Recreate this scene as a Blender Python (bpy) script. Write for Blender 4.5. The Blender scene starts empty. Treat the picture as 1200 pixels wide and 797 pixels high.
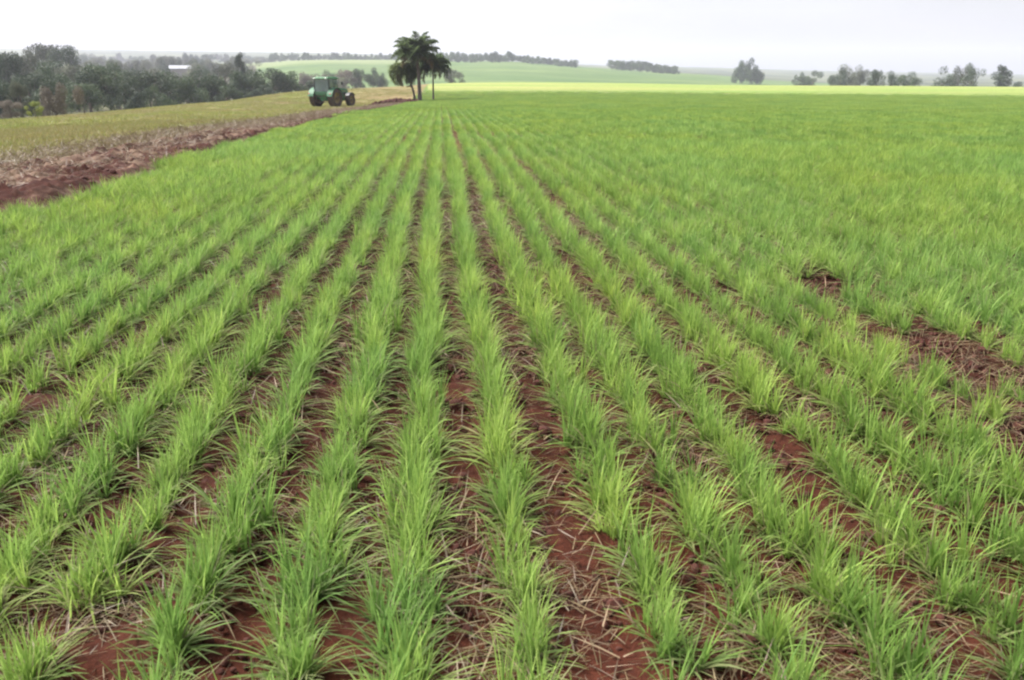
import bpy, math, random
import numpy as np
from mathutils import Vector, Matrix

random.seed(7)
rng = np.random.default_rng(7)
S = bpy.context.scene
COL = S.collection

# ------------------------------------------------------------------ camera, sky, sun, exposure
CAM_H = 1.2
F_PX = 960.0                  # focal length for a frame 1200 px wide
HZ = 85.0                     # horizon row in the photograph
TH = math.atan((398.5 - HZ) / F_PX)
cam_d = bpy.data.cameras.new('camera')
cam = bpy.data.objects.new('camera', cam_d)
COL.objects.link(cam)
cam.location = (0, 0, CAM_H)
cam.rotation_euler = (math.radians(90) - TH, 0, 0)
cam_d.sensor_width = 36
cam_d.lens = 36 * F_PX / 1200
cam_d.clip_start = 0.05
cam_d.clip_end = 20000
cam_d.dof.use_dof = True
cam_d.dof.focus_distance = 4.5
cam_d.dof.aperture_fstop = 7.0
S.camera = cam

SUN_EL, SUN_AZ = math.radians(52), math.radians(-75)     # azimuth from +Y, negative = to the left
w = bpy.data.worlds.new('World')
S.world = w
w.use_nodes = True
nt = w.node_tree
for n in list(nt.nodes):
    nt.nodes.remove(n)
sky = nt.nodes.new('ShaderNodeTexSky')
sky.sky_type = 'NISHITA'
sky.sun_disc = False
sky.sun_elevation = SUN_EL
sky.sun_rotation = SUN_AZ
sky.altitude = 500
sky.air_density = 1.0
sky.dust_density = 4.0
sky.ozone_density = 1.0
hs = nt.nodes.new('ShaderNodeHueSaturation')
hs.inputs['Saturation'].default_value = 0.28            # thin high cloud takes most of the blue away
bg = nt.nodes.new('ShaderNodeBackground')
bg.inputs['Strength'].default_value = 0.092
wo = nt.nodes.new('ShaderNodeOutputWorld')
nt.links.new(sky.outputs[0], hs.inputs['Color'])
tn = nt.nodes.new('ShaderNodeMix'); tn.data_type = 'RGBA'; tn.blend_type = 'MULTIPLY'; tn.inputs[0].default_value = 1.0
tn.inputs[7].default_value = (1.01, .97, 1.005, 1)          # milky cloud veil, a touch warmer than clear sky
nt.links.new(hs.outputs[0], tn.inputs[6]); 
tcw = nt.nodes.new('ShaderNodeTexCoord'); mpw = nt.nodes.new('ShaderNodeMapping'); mpw.inputs['Scale'].default_value = (1.6, 1.6, 9)
nzw = nt.nodes.new('ShaderNodeTexNoise'); nzw.inputs['Scale'].default_value = 1.7; nzw.inputs['Detail'].default_value = 5
mrw = nt.nodes.new('ShaderNodeMapRange'); mrw.inputs['From Min'].default_value = .3; mrw.inputs['From Max'].default_value = .7
mrw.inputs['To Min'].default_value = .90; mrw.inputs['To Max'].default_value = 1.07
vmw = nt.nodes.new('ShaderNodeVectorMath'); vmw.operation = 'SCALE'                # faint streaks of high cloud
nt.links.new(tcw.outputs['Generated'], mpw.inputs['Vector']); nt.links.new(mpw.outputs[0], nzw.inputs['Vector']); nt.links.new(nzw.outputs['Fac'], mrw.inputs['Value'])
nt.links.new(tn.outputs[2], vmw.inputs[0]); nt.links.new(mrw.outputs[0], vmw.inputs['Scale']); nt.links.new(vmw.outputs[0], bg.inputs['Color'])
nt.links.new(bg.outputs[0], wo.inputs['Surface'])

sd = bpy.data.lights.new('sun', 'SUN')
sd.energy = 3.4
sd.angle = math.radians(22)
sd.color = (1.0, 0.96, 0.9)
sun = bpy.data.objects.new('sun', sd)
COL.objects.link(sun)
sv = Vector((math.sin(SUN_AZ) * math.cos(SUN_EL), math.cos(SUN_AZ) * math.cos(SUN_EL), math.sin(SUN_EL)))
sun.rotation_euler = sv.to_track_quat('Z', 'Y').to_euler()
sun.location = (-20, 10, 40)

S.view_settings.view_transform = 'Standard'
S.view_settings.look = 'None'
S.view_settings.exposure = 1.5
S.view_settings.gamma = 1
S.view_settings.use_curve_mapping = False
S.render.engine = 'CYCLES'
S.cycles.use_denoising = True
S.cycles.max_bounces = 6
S.cycles.transparent_max_bounces = 8
S.cycles.volume_bounces = 1
S.cycles.pixel_filter_type = 'BLACKMAN_HARRIS'
S.cycles.filter_width = 2.2

# ------------------------------------------------------------------ helpers
def az_of(x):
    return math.atan((x - 600) * math.cos(TH) / F_PX)

def z_of(y, r, x=600):
    """height of the point seen in row y of column x at ground distance r"""
    cx, cy = (x - 600) / F_PX, (398.5 - y) / F_PX
    dy = math.cos(TH) + cy * math.sin(TH)
    dz = -math.sin(TH) + cy * math.cos(TH)
    return CAM_H + r * dz / math.hypot(cx, dy)

def tag(o, label=None, cat=None, group=None, kind=None):
    if label: o['label'] = label
    if cat: o['category'] = cat
    if group: o['group'] = group
    if kind: o['kind'] = kind
    return o

def np_mesh(name, V, Fq, attrs=None, smooth=True):
    """V (n,3), Fq (m,k) faces all of k corners"""
    V = np.asarray(V, np.float32); Fq = np.asarray(Fq, np.int32)
    me = bpy.data.meshes.new(name)
    me.vertices.add(len(V)); me.vertices.foreach_set('co', V.ravel())
    k = Fq.shape[1]
    me.loops.add(Fq.size); me.loops.foreach_set('vertex_index', Fq.ravel())
    me.polygons.add(len(Fq))
    me.polygons.foreach_set('loop_start', np.arange(0, Fq.size, k, dtype=np.int32))
    me.polygons.foreach_set('loop_total', np.full(len(Fq), k, np.int32))
    me.polygons.foreach_set('use_smooth', np.full(len(Fq), smooth, bool))
    me.update(calc_edges=True)
    for an, av in (attrs or {}).items():
        av = np.asarray(av, np.float32)
        if av.ndim == 1:
            a = me.attributes.new(an, 'FLOAT', 'POINT'); a.data.foreach_set('value', av)
        else:
            if av.shape[1] == 3: av = np.c_[av, np.ones(len(av), np.float32)]
            a = me.attributes.new(an, 'FLOAT_COLOR', 'POINT'); a.data.foreach_set('color', av.ravel().astype(np.float32))
    return me

def add_obj(name, me, mat=None, parent=None, loc=None):
    o = bpy.data.objects.new(name, me)
    if mat and not me.materials: me.materials.append(mat)
    COL.objects.link(o)
    if parent: o.parent = parent
    if loc is not None: o.location = loc
    return o

def empty(name, loc, rz=0):
    o = bpy.data.objects.new(name, None)
    o.empty_display_size = 0.3
    COL.objects.link(o); o.location = loc; o.rotation_euler = (0, 0, rz)
    return o

class MB:
    """collects simple shapes into one mesh"""
    def __init__(s): s.v = []; s.f = []
    def add(s, vs, fs):
        b = len(s.v); s.v += [tuple(v) for v in vs]; s.f += [tuple(i + b for i in f) for f in fs]
    def box(s, x0, x1, y0, y1, z0, z1, b=0.0):
        pr = [(x0 + b, y0), (x1 - b, y0), (x1, y0 + b), (x1, y1 - b), (x1 - b, y1), (x0 + b, y1), (x0, y1 - b), (x0, y0 + b)] if b > 0 else [(x0, y0), (x1, y0), (x1, y1), (x0, y1)]
        n = len(pr)
        if b > 0:
            zs = [(z0, b), (z0 + b, 0), (z1 - b, 0), (z1, b)]
        else:
            zs = [(z0, 0), (z1, 0)]
        cx, cy = (x0 + x1) / 2, (y0 + y1) / 2
        vs = []
        for z, ins in zs:
            for (px, py) in pr:
                fx = 1 - ins / max(abs(x1 - x0) / 2, 1e-6); fy = 1 - ins / max(abs(y1 - y0) / 2, 1e-6)
                vs.append((cx + (px - cx) * fx, cy + (py - cy) * fy, z))
        fs = [tuple(range(n))[::-1], tuple(range(n * (len(zs) - 1), n * len(zs)))]
        for k in range(len(zs) - 1):
            for i in range(n):
                j = (i + 1) % n
                fs.append((k * n + i, k * n + j, (k + 1) * n + j, (k + 1) * n + i))
        s.add(vs, fs)
    def tube(s, pts, rad, n=8):
        pts = [Vector(p) for p in pts]
        if not hasattr(rad, '__len__'): rad = [rad] * len(pts)
        vs, fs = [], []
        for i, p in enumerate(pts):
            d = (pts[min(i + 1, len(pts) - 1)] - pts[max(i - 1, 0)]).normalized()
            a = d.orthogonal().normalized() if abs(d.z) > .9 else d.cross(Vector((0, 0, 1))).normalized()
            b = d.cross(a)
            for k in range(n):
                t = 2 * math.pi * k / n
                vs.append(p + (a * math.cos(t) + b * math.sin(t)) * rad[i])
        for i in range(len(pts) - 1):
            for k in range(n):
                j = (k + 1) % n
                fs.append((i * n + k, i * n + j, (i + 1) * n + j, (i + 1) * n + k))
        fs.append(tuple(range(n))[::-1]); fs.append(tuple(range((len(pts) - 1) * n, len(pts) * n)))
        s.add(vs, fs)
    def prism(s, poly, y0, y1):
        """poly in x,z extruded along y"""
        n = len(poly)
        vs = [(x, y0, z) for x, z in poly] + [(x, y1, z) for x, z in poly]
        fs = [tuple(range(n)), tuple(range(n, 2 * n))[::-1]]
        for i in range(n):
            j = (i + 1) % n
            fs.append((i, i + n, j + n, j))
        s.add(vs, fs)
    def lathe_y(s, prof, n=32, cx=0, cz=0):
        """prof: (y, radius) closed ring, turned about the y axis"""
        vs, fs = [], []; m = len(prof)
        for k in range(n):
            t = 2 * math.pi * k / n
            for (y, r) in prof: vs.append((cx + r * math.cos(t), y, cz + r * math.sin(t)))
        for k in range(n):
            k2 = (k + 1) % n
            for i in range(m):
                j = (i + 1) % m
                fs.append((k * m + i, k * m + j, k2 * m + j, k2 * m + i))
        s.add(vs, fs)
    def mesh(s, name, smooth=False):
        me = bpy.data.meshes.new(name); me.from_pydata(s.v, [], s.f); me.update()
        import bmesh
        bm = bmesh.new(); bm.from_mesh(me); bmesh.ops.recalc_face_normals(bm, faces=bm.faces); bm.to_mesh(me); bm.free()
        if smooth:
            for p in me.polygons: p.use_smooth = True
        return me
    def build(s, name, mat, parent=None, smooth=False, loc=None):
        return add_obj(name, s.mesh(name, smooth), mat, parent, loc)

# value noise, tiled sums
def vnoise(x, y, seed=0):
    x = np.asarray(x, float); y = np.asarray(y, float)
    xi = np.floor(x).astype(np.int64); yi = np.floor(y).astype(np.int64)
    fx = x - xi; fy = y - yi
    fx = fx * fx * (3 - 2 * fx); fy = fy * fy * (3 - 2 * fy)
    def h(a, b):
        n = (a * 374761393 + b * 668265263 + seed * 1442695041) & 0x7fffffff
        n = ((n ^ (n >> 13)) * 1274126177) & 0x7fffffff
        return ((n ^ (n >> 16)) & 0xffff) / 65535.0
    return (h(xi, yi) * (1 - fx) + h(xi + 1, yi) * fx) * (1 - fy) + (h(xi, yi + 1) * (1 - fx) + h(xi + 1, yi + 1) * fx) * fy

def fbm(x, y, oct=4, seed=0):
    s = 0; a = .5; t = 0
    for o in range(oct):
        s = s + a * vnoise(x * 2 ** o, y * 2 ** o, seed + o); t += a; a *= .5
    return s / t

# ------------------------------------------------------------------ materials
def mat_new(name):
    m = bpy.data.materials.new(name); m.use_nodes = True
    nt = m.node_tree
    for n in list(nt.nodes): nt.nodes.remove(n)
    out = nt.nodes.new('ShaderNodeOutputMaterial')
    return m, nt, out

def N(nt, t, **kw):
    n = nt.nodes.new(t)
    for k, v in kw.items():
        if k.startswith('i_'): n.inputs[k[2:].replace('_', ' ')].default_value = v
        else: setattr(n, k, v)
    return n

def mixc(nt, fac, a, b, mode='MIX'):
    n = nt.nodes.new('ShaderNodeMix'); n.data_type = 'RGBA'; n.blend_type = mode
    for sock, v in ((n.inputs[0], fac), (n.inputs[6], a), (n.inputs[7], b)):
        if isinstance(v, (int, float)): sock.default_value = v
        elif isinstance(v, tuple): sock.default_value = (*v, 1) if len(v) == 3 else v
        else: nt.links.new(v, sock)
    return n.outputs[2]

def noise(nt, scale, detail=4, rough=.6, coord=None, vec=None):
    n = nt.nodes.new('ShaderNodeTexNoise')
    n.inputs['Scale'].default_value = scale; n.inputs['Detail'].default_value = detail; n.inputs['Roughness'].default_value = rough
    if vec is not None: nt.links.new(vec, n.inputs['Vector'])
    return n.outputs['Fac']

def ramp(nt, fac, a, b):
    n = nt.nodes.new('ShaderNodeMapRange')
    n.inputs['From Min'].default_value = a; n.inputs['From Max'].default_value = b
    nt.links.new(fac, n.inputs['Value'])
    return n.outputs[0]

def leaf_mat(name, dark, light, dry, transl=.35, rough=.5, spec=.35, patch=None, vr=(.82, 1.16)):
    """attribute leaf: R random, G position along the leaf, B dryness"""
    m, nt, out = mat_new(name)
    at = N(nt, 'ShaderNodeAttribute', attribute_name='leaf')
    sp = N(nt, 'ShaderNodeSeparateColor'); nt.links.new(at.outputs['Color'], sp.inputs[0])
    oi = N(nt, 'ShaderNodeObjectInfo')
    c = mixc(nt, sp.outputs[0], dark, light)
    c2 = mixc(nt, sp.outputs[2], c, dry)
    hsv = N(nt, 'ShaderNodeHueSaturation')
    mr = N(nt, 'ShaderNodeMapRange'); nt.links.new(oi.outputs['Random'], mr.inputs['Value'])
    mr.inputs['To Min'].default_value = vr[0]; mr.inputs['To Max'].default_value = vr[1]
    nt.links.new(mr.outputs[0], hsv.inputs['Value'])
    mh = N(nt, 'ShaderNodeMapRange'); nt.links.new(oi.outputs['Random'], mh.inputs['Value'])
    mh.inputs['To Min'].default_value = .515; mh.inputs['To Max'].default_value = .49
    nt.links.new(mh.outputs[0], hsv.inputs['Hue'])
    nt.links.new(c2, hsv.inputs['Color'])
    col = hsv.outputs[0]
    if patch:
        geo = N(nt, 'ShaderNodeNewGeometry')
        f = ramp(nt, noise(nt, patch[0], 3, .5, vec=geo.outputs['Position']), .38, .66)
        col = mixc(nt, f, col, mixc(nt, 1.0, col, patch[1], 'MULTIPLY'))
    p = N(nt, 'ShaderNodeBsdfPrincipled'); p.inputs['Roughness'].default_value = rough
    p.inputs['Specular IOR Level'].default_value = spec
    nt.links.new(col, p.inputs['Base Color'])
    tr = N(nt, 'ShaderNodeBsdfTranslucent'); nt.links.new(col, tr.inputs['Color'])
    mx = N(nt, 'ShaderNodeMixShader'); mx.inputs[0].default_value = transl
    nt.links.new(p.outputs[0], mx.inputs[1]); nt.links.new(tr.outputs[0], mx.inputs[2])
    nt.links.new(mx.outputs[0], out.inputs['Surface'])
    return m

def plain(name, col, rough=.6, metal=0, var=.15, scale=8, col2=None):
    m, nt, out = mat_new(name)
    tc = N(nt, 'ShaderNodeTexCoord')
    f = noise(nt, scale, 5, .65, vec=tc.outputs['Object'])
    c2 = col2 or tuple(c * (1 - var) for c in col)
    c = mixc(nt, ramp(nt, f, .35, .65), col, c2)
    p = N(nt, 'ShaderNodeBsdfPrincipled'); p.inputs['Roughness'].default_value = rough; p.inputs['Metallic'].default_value = metal
    nt.links.new(c, p.inputs['Base Color']); nt.links.new(p.outputs[0], out.inputs['Surface'])
    return m

def ground_mat(name, bump=.5, speck=((.36, .28, .2), .62), vcol='ground'):
    m, nt, out = mat_new(name)
    at = N(nt, 'ShaderNodeAttribute', attribute_name=vcol)
    geo = N(nt, 'ShaderNodeNewGeometry'); P = geo.outputs['Position']
    n1 = noise(nt, 9, 6, .7, vec=P); n2 = noise(nt, 60, 4, .7, vec=P); n3 = noise(nt, .6, 4, .6, vec=P)
    k = mixc(nt, ramp(nt, n1, .3, .7), (.62, .60, .58), (1.25, 1.2, 1.15))
    c = mixc(nt, 1.0, at.outputs['Color'], k, 'MULTIPLY')
    k2 = mixc(nt, ramp(nt, n3, .3, .7), (.8, .82, .8), (1.15, 1.12, 1.1))
    c = mixc(nt, 1.0, c, k2, 'MULTIPLY')
    k3 = mixc(nt, ramp(nt, n2, .35, .7), (.75, .75, .75), (1.2, 1.2, 1.2))
    c = mixc(nt, 1.0, c, k3, 'MULTIPLY')
    p = N(nt, 'ShaderNodeBsdfPrincipled'); p.inputs['Roughness'].default_value = .95; p.inputs['Specular IOR Level'].default_value = .15
    nt.links.new(c, p.inputs['Base Color'])
    ad = N(nt, 'ShaderNodeMath', operation='ADD'); nt.links.new(n1, ad.inputs[0])
    ml = N(nt, 'ShaderNodeMath', operation='MULTIPLY'); ml.inputs[1].default_value = .35; nt.links.new(n2, ml.inputs[0]); nt.links.new(ml.outputs[0], ad.inputs[1])
    b = N(nt, 'ShaderNodeBump'); b.inputs['Strength'].default_value = bump; b.inputs['Distance'].default_value = .05
    nt.links.new(ad.outputs[0], b.inputs['Height']); nt.links.new(b.outputs[0], p.inputs['Normal'])
    nt.links.new(p.outputs[0], out.inputs['Surface'])
    return m

M_ground = ground_mat('ground_soil')
M_crop = leaf_mat('crop_leaf', (.15, .27, .062), (.31, .47, .115), (.23, .225, .13), transl=.45, rough=.6, spec=.18, patch=(.35, (1.12, 1.0, .8)))
M_stub = leaf_mat('stubble_leaf', (.10, .15, .03), (.33, .37, .05), (.26, .21, .09), transl=.3)
M_straw = leaf_mat('straw', (.10, .065, .035), (.28, .21, .115), (.06, .035, .022), transl=.15)
M_clod = plain('soil_clod', (.080, .021, .011), .95, 0, .4, 12, (.034, .010, .007))
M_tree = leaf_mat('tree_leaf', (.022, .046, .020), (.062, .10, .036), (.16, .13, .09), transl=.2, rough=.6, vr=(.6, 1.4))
M_tree_pale = leaf_mat('pale_tree_leaf', (.07, .085, .055), (.14, .155, .09), (.2, .17, .12), transl=.2, rough=.6, vr=(.65, 1.3))  # pale foliage; on the wood's rear ranks the paleness stands in for haze
M_tree_brown = leaf_mat('dry_shrub_leaf', (.12, .105, .08), (.21, .18, .14), (.2, .16, .12), transl=.1, rough=.8)
M_palm = leaf_mat('palm_leaf', (.075, .11, .055), (.16, .22, .095), (.25, .2, .1), transl=.45, rough=.7, spec=.2)
M_palm_l = leaf_mat('young_palm_leaf', (.09, .13, .05), (.18, .23, .085), (.25, .2, .1), transl=.45, rough=.7, spec=.2)
M_bark = plain('bark', (.16, .13, .10), .9, 0, .4, 6)
M_dbark = plain('palm_bark', (.15, .12, .10), .9, 0, .5, 5)

# ------------------------------------------------------------------ terrain
ROW_AZ = -math.atan(85 * math.cos(TH) / F_PX)
UD = np.array([math.sin(ROW_AZ), math.cos(ROW_AZ)])       # along the rows
VD = np.array([math.cos(ROW_AZ), -math.sin(ROW_AZ)])      # across, to the right
ROW_S = 0.2 * CAM_H / math.cos(TH)
ROW_0 = 0.13 * CAM_H / math.cos(TH)

RR = [0.3, 12, 20, 40, 60, 80, 100, 150, 200, 280, 400, 550, 900, 1500, 3000, 4600]
TAB = {
 -400: [0, 0, -.2, -.9, -1.5, -3.2, -4.5, -6, -7, -8, -8, -7, 0, 14, 70, 95],
    0: [0, 0, -.2, -.85, -1.50, -2.6, -4.2, -6, -7, -8, -8, -7, 0, 14, 70, 95],
  100: [0, 0, -.15, -.75, -1.35, -1.95, -3.2, -5.6, -7, -8, -8, -7, 0, 14, 70, 95],
  200: [0, 0, -.1, -.7, -1.3, -1.65, -1.95, -5, -6.5, -8, -8, -7, 1, 15, 68, 90],
  300: [0, 0, -.1, -.65, -1.3, -1.7, -1.7, -2.4, -5, -7, -8, -7, 7, 18, 66, 88],
  350: [0, 0, -.1, -.6, -1.3, -1.8, -1.7, -1.4, -3.2, -6.5, -8, -6, 13, 20, 66, 88],
  430: [0, 0, -.1, -.5, -1.2, -1.8, -1.85, -1.2, -1.9, -5.5, -7, -6, 13.5, 19, 62, 80],
  490: [0, 0, -.1, -.4, -.95, -1.45, -1.8, -1.8, -1.45, -1.7, -11, -6.5, 12.5, 18, 55, 70],
  600: [0, 0, -.05, -.35, -.8, -1.2, -1.5, -1.85, -1.65, -1.1, -11, -6.5, 12.3, 15, 38, 50],
  720: [0, 0, -.05, -.35, -.75, -1.1, -1.45, -1.95, -1.75, -1.35, -11, -7, 4.0, 5, 22, 30],
  850: [0, 0, -.05, -.35, -.75, -1.1, -1.4, -2.1, -2.0, -2.1, -11, -8, -3.5, -2, 17, 20],
  950: [0, 0, -.05, -.35, -.75, -1.1, -1.4, -2.1, -2.0, -2.1, -11, -11, -9.5, -12, 6, 10],
 1250: [0, 0, -.05, -.35, -.75, -1.1, -1.4, -2.1, -2.0, -2.1, -11, -13, -12, -14, -10, -8],
 1700: [0, 0, -.05, -.35, -.75, -1.1, -1.4, -2.1, -2.0, -2.1, -11, -13, -12, -14, -10, -8],
}
_xs = np.array(sorted(TAB)); _azs = np.array([az_of(x) for x in _xs])
NA, NR = 500, 700
_ga = np.linspace(-math.radians(48), math.radians(48), NA)
_gl = np.linspace(math.log(.3), math.log(4600), NR)
_t = np.array([np.interp(_gl, np.log(RR), TAB[x]) for x in _xs])
_G = np.array([np.interp(_ga, _azs, _t[:, j]) for j in range(NR)])          # NR x NA
def blur(A, ax, s):
    k = np.arange(-int(3 * s), int(3 * s) + 1); g = np.exp(-k * k / (2 * s * s)); g /= g.sum()
    Ap = np.pad(A, [(len(k) // 2, len(k) // 2) if i == ax else (0, 0) for i in range(2)], mode='edge')
    return np.apply_along_axis(lambda v: np.convolve(v, g, 'valid'), ax, Ap)
_G = blur(blur(_G, 0, 7), 1, 9)

def height(x, y):
    x = np.asarray(x, float); y = np.asarray(y, float)
    r = np.maximum(np.hypot(x, y), .31); a = np.arctan2(x, y)
    a = np.clip(a, _ga[0], _ga[-1] - 1e-6)
    fi = np.clip((np.log(r) - _gl[0]) / (_gl[1] - _gl[0]), 0, NR - 1.001); fj = (a - _ga[0]) / (_ga[1] - _ga[0])
    i = fi.astype(int); j = np.clip(fj.astype(int), 0, NA - 2); u = fi - i; v = fj - j
    z = (_G[i, j] * (1 - u) + _G[i + 1, j] * u) * (1 - v) + (_G[i, j + 1] * (1 - u) + _G[i + 1, j + 1] * u) * v
    z = z + (fbm(x / 60, y / 60, 3, 5) - .5) * .5 * np.clip((r - 300) / 500, 0, 1) * 8
    return z

def uv_of(x, y):
    return x * UD[0] + y * UD[1], x * VD[0] + y * VD[1]
def xy_of(u, v):
    return u * UD[0] + v * VD[0], u * UD[1] + v * VD[1]

EDGE_V = -4.05
def edge_v(u):
    """left edge of the crop in row coordinates"""
    return EDGE_V + .42 * np.clip((26 - u) / 18, 0, 1) + np.clip((u - 30) / 60, 0, 1) * 1.2 + (vnoise(u / 1.7, u * 0, 3) - .5) * .3
def plough_w(u):
    return 2.45 - np.clip((u - 7) / 24, 0, 1) * 1.45 + (vnoise(u / 4, u * 0, 9) - .5) * .5

def ground_colour(x, y):
    r = np.hypot(x, y); a = np.arctan2(x, y); px = 600 + np.tan(np.clip(a, -1.2, 1.2)) * F_PX / math.cos(TH)
    u, v = uv_of(x, y)
    n = fbm(x / 7, y / 7, 3, 11); nb = fbm(x / 90, y / 90, 3, 21)
    C = np.zeros((len(x), 3))
    def put(mask, col): C[mask] = np.asarray(col)[mask] if np.ndim(col) == 2 else col
    mix = lambda a_, b_, t: np.outer(1 - t, a_) + np.outer(t, b_)
    # far land
    far = mix((.05, .07, .04), (.12, .14, .07), np.clip((nb - .35) * 3, 0, 1)); C[:] = far
    hill = (r > 430) & (r < 1050) & (px > 285) & (px < 1000)
    h2 = mix((.075, .145, .04), (.13, .20, .06), np.clip((fbm(x / 70, r / 22, 4, 33) - .3) * 2.5, 0, 1)) * (1 - .10 * (np.sin(r / 3.2 + 5 * nb) > .55))[:, None]; put(hill, h2)
    hp = hill & (r > 820) & (px < 500); put(hp, mix((.16, .22, .09), (.2, .25, .11), n))
    low = (r > 300) & (r <= 430); put(low, mix((.05, .07, .03), (.09, .11, .04), n))
    lw = (px < 300) & (r > 75) & (r < 900); put(lw, mix((.045, .045, .025), (.09, .09, .04), n))
    # crop soil and everything right of the edge
    near = (r <= 300)
    ev = edge_v(u)
    soil = mix((.034, .0105, .0065), (.080, .023, .0125), np.clip((n - .3) * 2.2, 0, 1))
    t = np.clip((r - 110) / 40, 0, 1)[:, None]
    put(near & (v >= ev), soil * (1 - t) + np.array((.12, .20, .04)) * t)
    band = near & (v > -2 - (r - 150) * .02) & (r > 100) ; bandc = mix((.20, .30, .07), (.30, .33, .11), np.clip((fbm(x / 40, y / 12, 3, 23) - .3) * 2.2, 0, 1)); bt = np.clip((r - 118 - 26 * (fbm(x / 6, y / 6, 3, 77) - .5)) / 60, 0, 1)[:, None]; bs = (band & True)[:, None]  # far band of the field: sunlight falling there painted into the ground colour
    C = np.where(bs, C * (1 - bt) + bandc * bt, C)
    stub = mix((.175, .14, .07), (.17, .215, .035), np.clip((fbm(x / 2, y / 3.5, 4, 31) - .42) * 7, 0, 1))
    crest_r = np.interp(px, [-400, 0, 100, 200, 300, 350, 430, 490], [62, 66, 85, 105, 150, 165, 230, 290])
    rim = np.clip((r / crest_r - .80) / .12, 0, 1)[:, None] * np.clip((px - 60) / 60, 0, 1)[:, None]
    stub = stub * (1 - rim) + np.array((.30, .27, .08)) * rim
    pt = (np.clip((px - 395) / 30, 0, 1) * np.clip((r - 84) / 14, 0, 1))[:, None]
    pc = mix((.235, .18, .095), (.18, .165, .06), np.clip((fbm(x / 9, r / 7, 4, 37) - .38) * 3.5, 0, 1)); stub = stub * (1 - pt) + pc * pt
    m = near & (v < ev) & (r < crest_r); put(m, stub)
    m = near & (v < ev) & (r >= crest_r); put(m, mix((.05, .05, .025), (.10, .11, .04), n))
    m = near & (v < ev + .1) & (v > ev - plough_w(u) - .9) & (u < 88); put(m, mix((.13, .09, .065), (.20, .15, .105), n))
    return C

# polar ground sheet
aa = np.r_[np.linspace(-46, 46, 820), np.linspace(49, 311, 60)] * math.pi / 180
rr = np.r_[0.0, np.geomspace(.5, 4500, 560)]
A, Rg = np.meshgrid(aa, rr)
X = (np.sin(A) * Rg).ravel(); Y = (np.cos(A) * Rg).ravel()
Z = height(X, Y)
near_b = np.clip(1 - (np.hypot(X, Y) - 10) / 10, 0, 1)
Z = Z + (fbm(X / .16, Y / .16, 4, 41) - .5) * .07 * near_b
ug, vg = uv_of(X, Y)
Z = Z - np.where((vg < edge_v(ug)), .0, .0)
na, nr = len(aa), len(rr)
I, J = np.meshgrid(np.arange(nr - 1), np.arange(na), indexing='ij'); J2 = (J + 1) % na
Fq = np.stack([I * na + J, (I + 1) * na + J, (I + 1) * na + J2, I * na + J2], -1).reshape(-1, 4)[:, ::-1]
g = add_obj('ground', np_mesh('ground', np.c_[X, Y, Z], Fq, {'ground': ground_colour(X, Y)}), M_ground)
tag(g, kind='structure')

# ploughed strip of turned soil between the crop and the stubble
us = np.r_[np.linspace(-2, 25, 620), np.linspace(25.1, 92, 420)]
ts = np.linspace(0, 1, 80)
U, T = np.meshgrid(us, ts, indexing='ij')
EV = edge_v(U.ravel()).reshape(U.shape) + .12; W = plough_w(U.ravel()).reshape(U.shape)
V = EV - T * W
PX, PY = xy_of(U, V)
prof = np.clip(np.minimum(T, 1 - T) / .12, 0, 1)
cl = np.abs(fbm(U / .35, V / .35, 4, 51) - .5) * 2
cl2 = fbm(U / .9, V / .8, 3, 52)
PZ = height(PX, PY) + .004 + prof * (.02 + .20 * cl * cl2 + .14 * (vnoise(U / .10, V / .08, 57) * vnoise(U / .21, V / .17, 58)) + .05 * np.abs(fbm(U / .09, V / .07, 3, 59) - .5) + .10 * np.clip(cl2 - .45, 0, 1) * 2) * np.clip(1.05 - U / 40, .35, 1) - .02 * (1 - prof)
n1 = np.clip((fbm(U / .45, V / .22, 4, 61) - .5) * 1.4 + (fbm(U / .1, V / .06, 3, 62) - .5) * .9 + .5, 0, 1)
cA = np.array((.050, .0155, .0105)); cB = np.array((.15, .105, .078))
tt = np.clip((T - .50 + np.clip(U / 60, 0, .35) + (n1 - .5) * 1.5) * 1.8, 0, 1) * .9
tt = np.maximum(tt, np.clip((.16 - T) * 6, 0, 1) * np.clip(n1 * 1.6 - .2, 0, 1))[..., None]
PC = cA * (1 - tt) + cB * tt * (0.7 + .6 * n1[..., None])
nu, nv = U.shape
I, J = np.meshgrid(np.arange(nu - 1), np.arange(nv - 1), indexing='ij')
Fq = np.stack([I * nv + J, I * nv + J + 1, (I + 1) * nv + J + 1, (I + 1) * nv + J], -1).reshape(-1, 4)
o = add_obj('ploughed_soil', np_mesh('ploughed_soil', np.c_[PX.ravel(), PY.ravel(), PZ.ravel()], Fq, {'ground': PC.reshape(-1, 3)}), M_ground)
tag(o, kind='structure')

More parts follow.
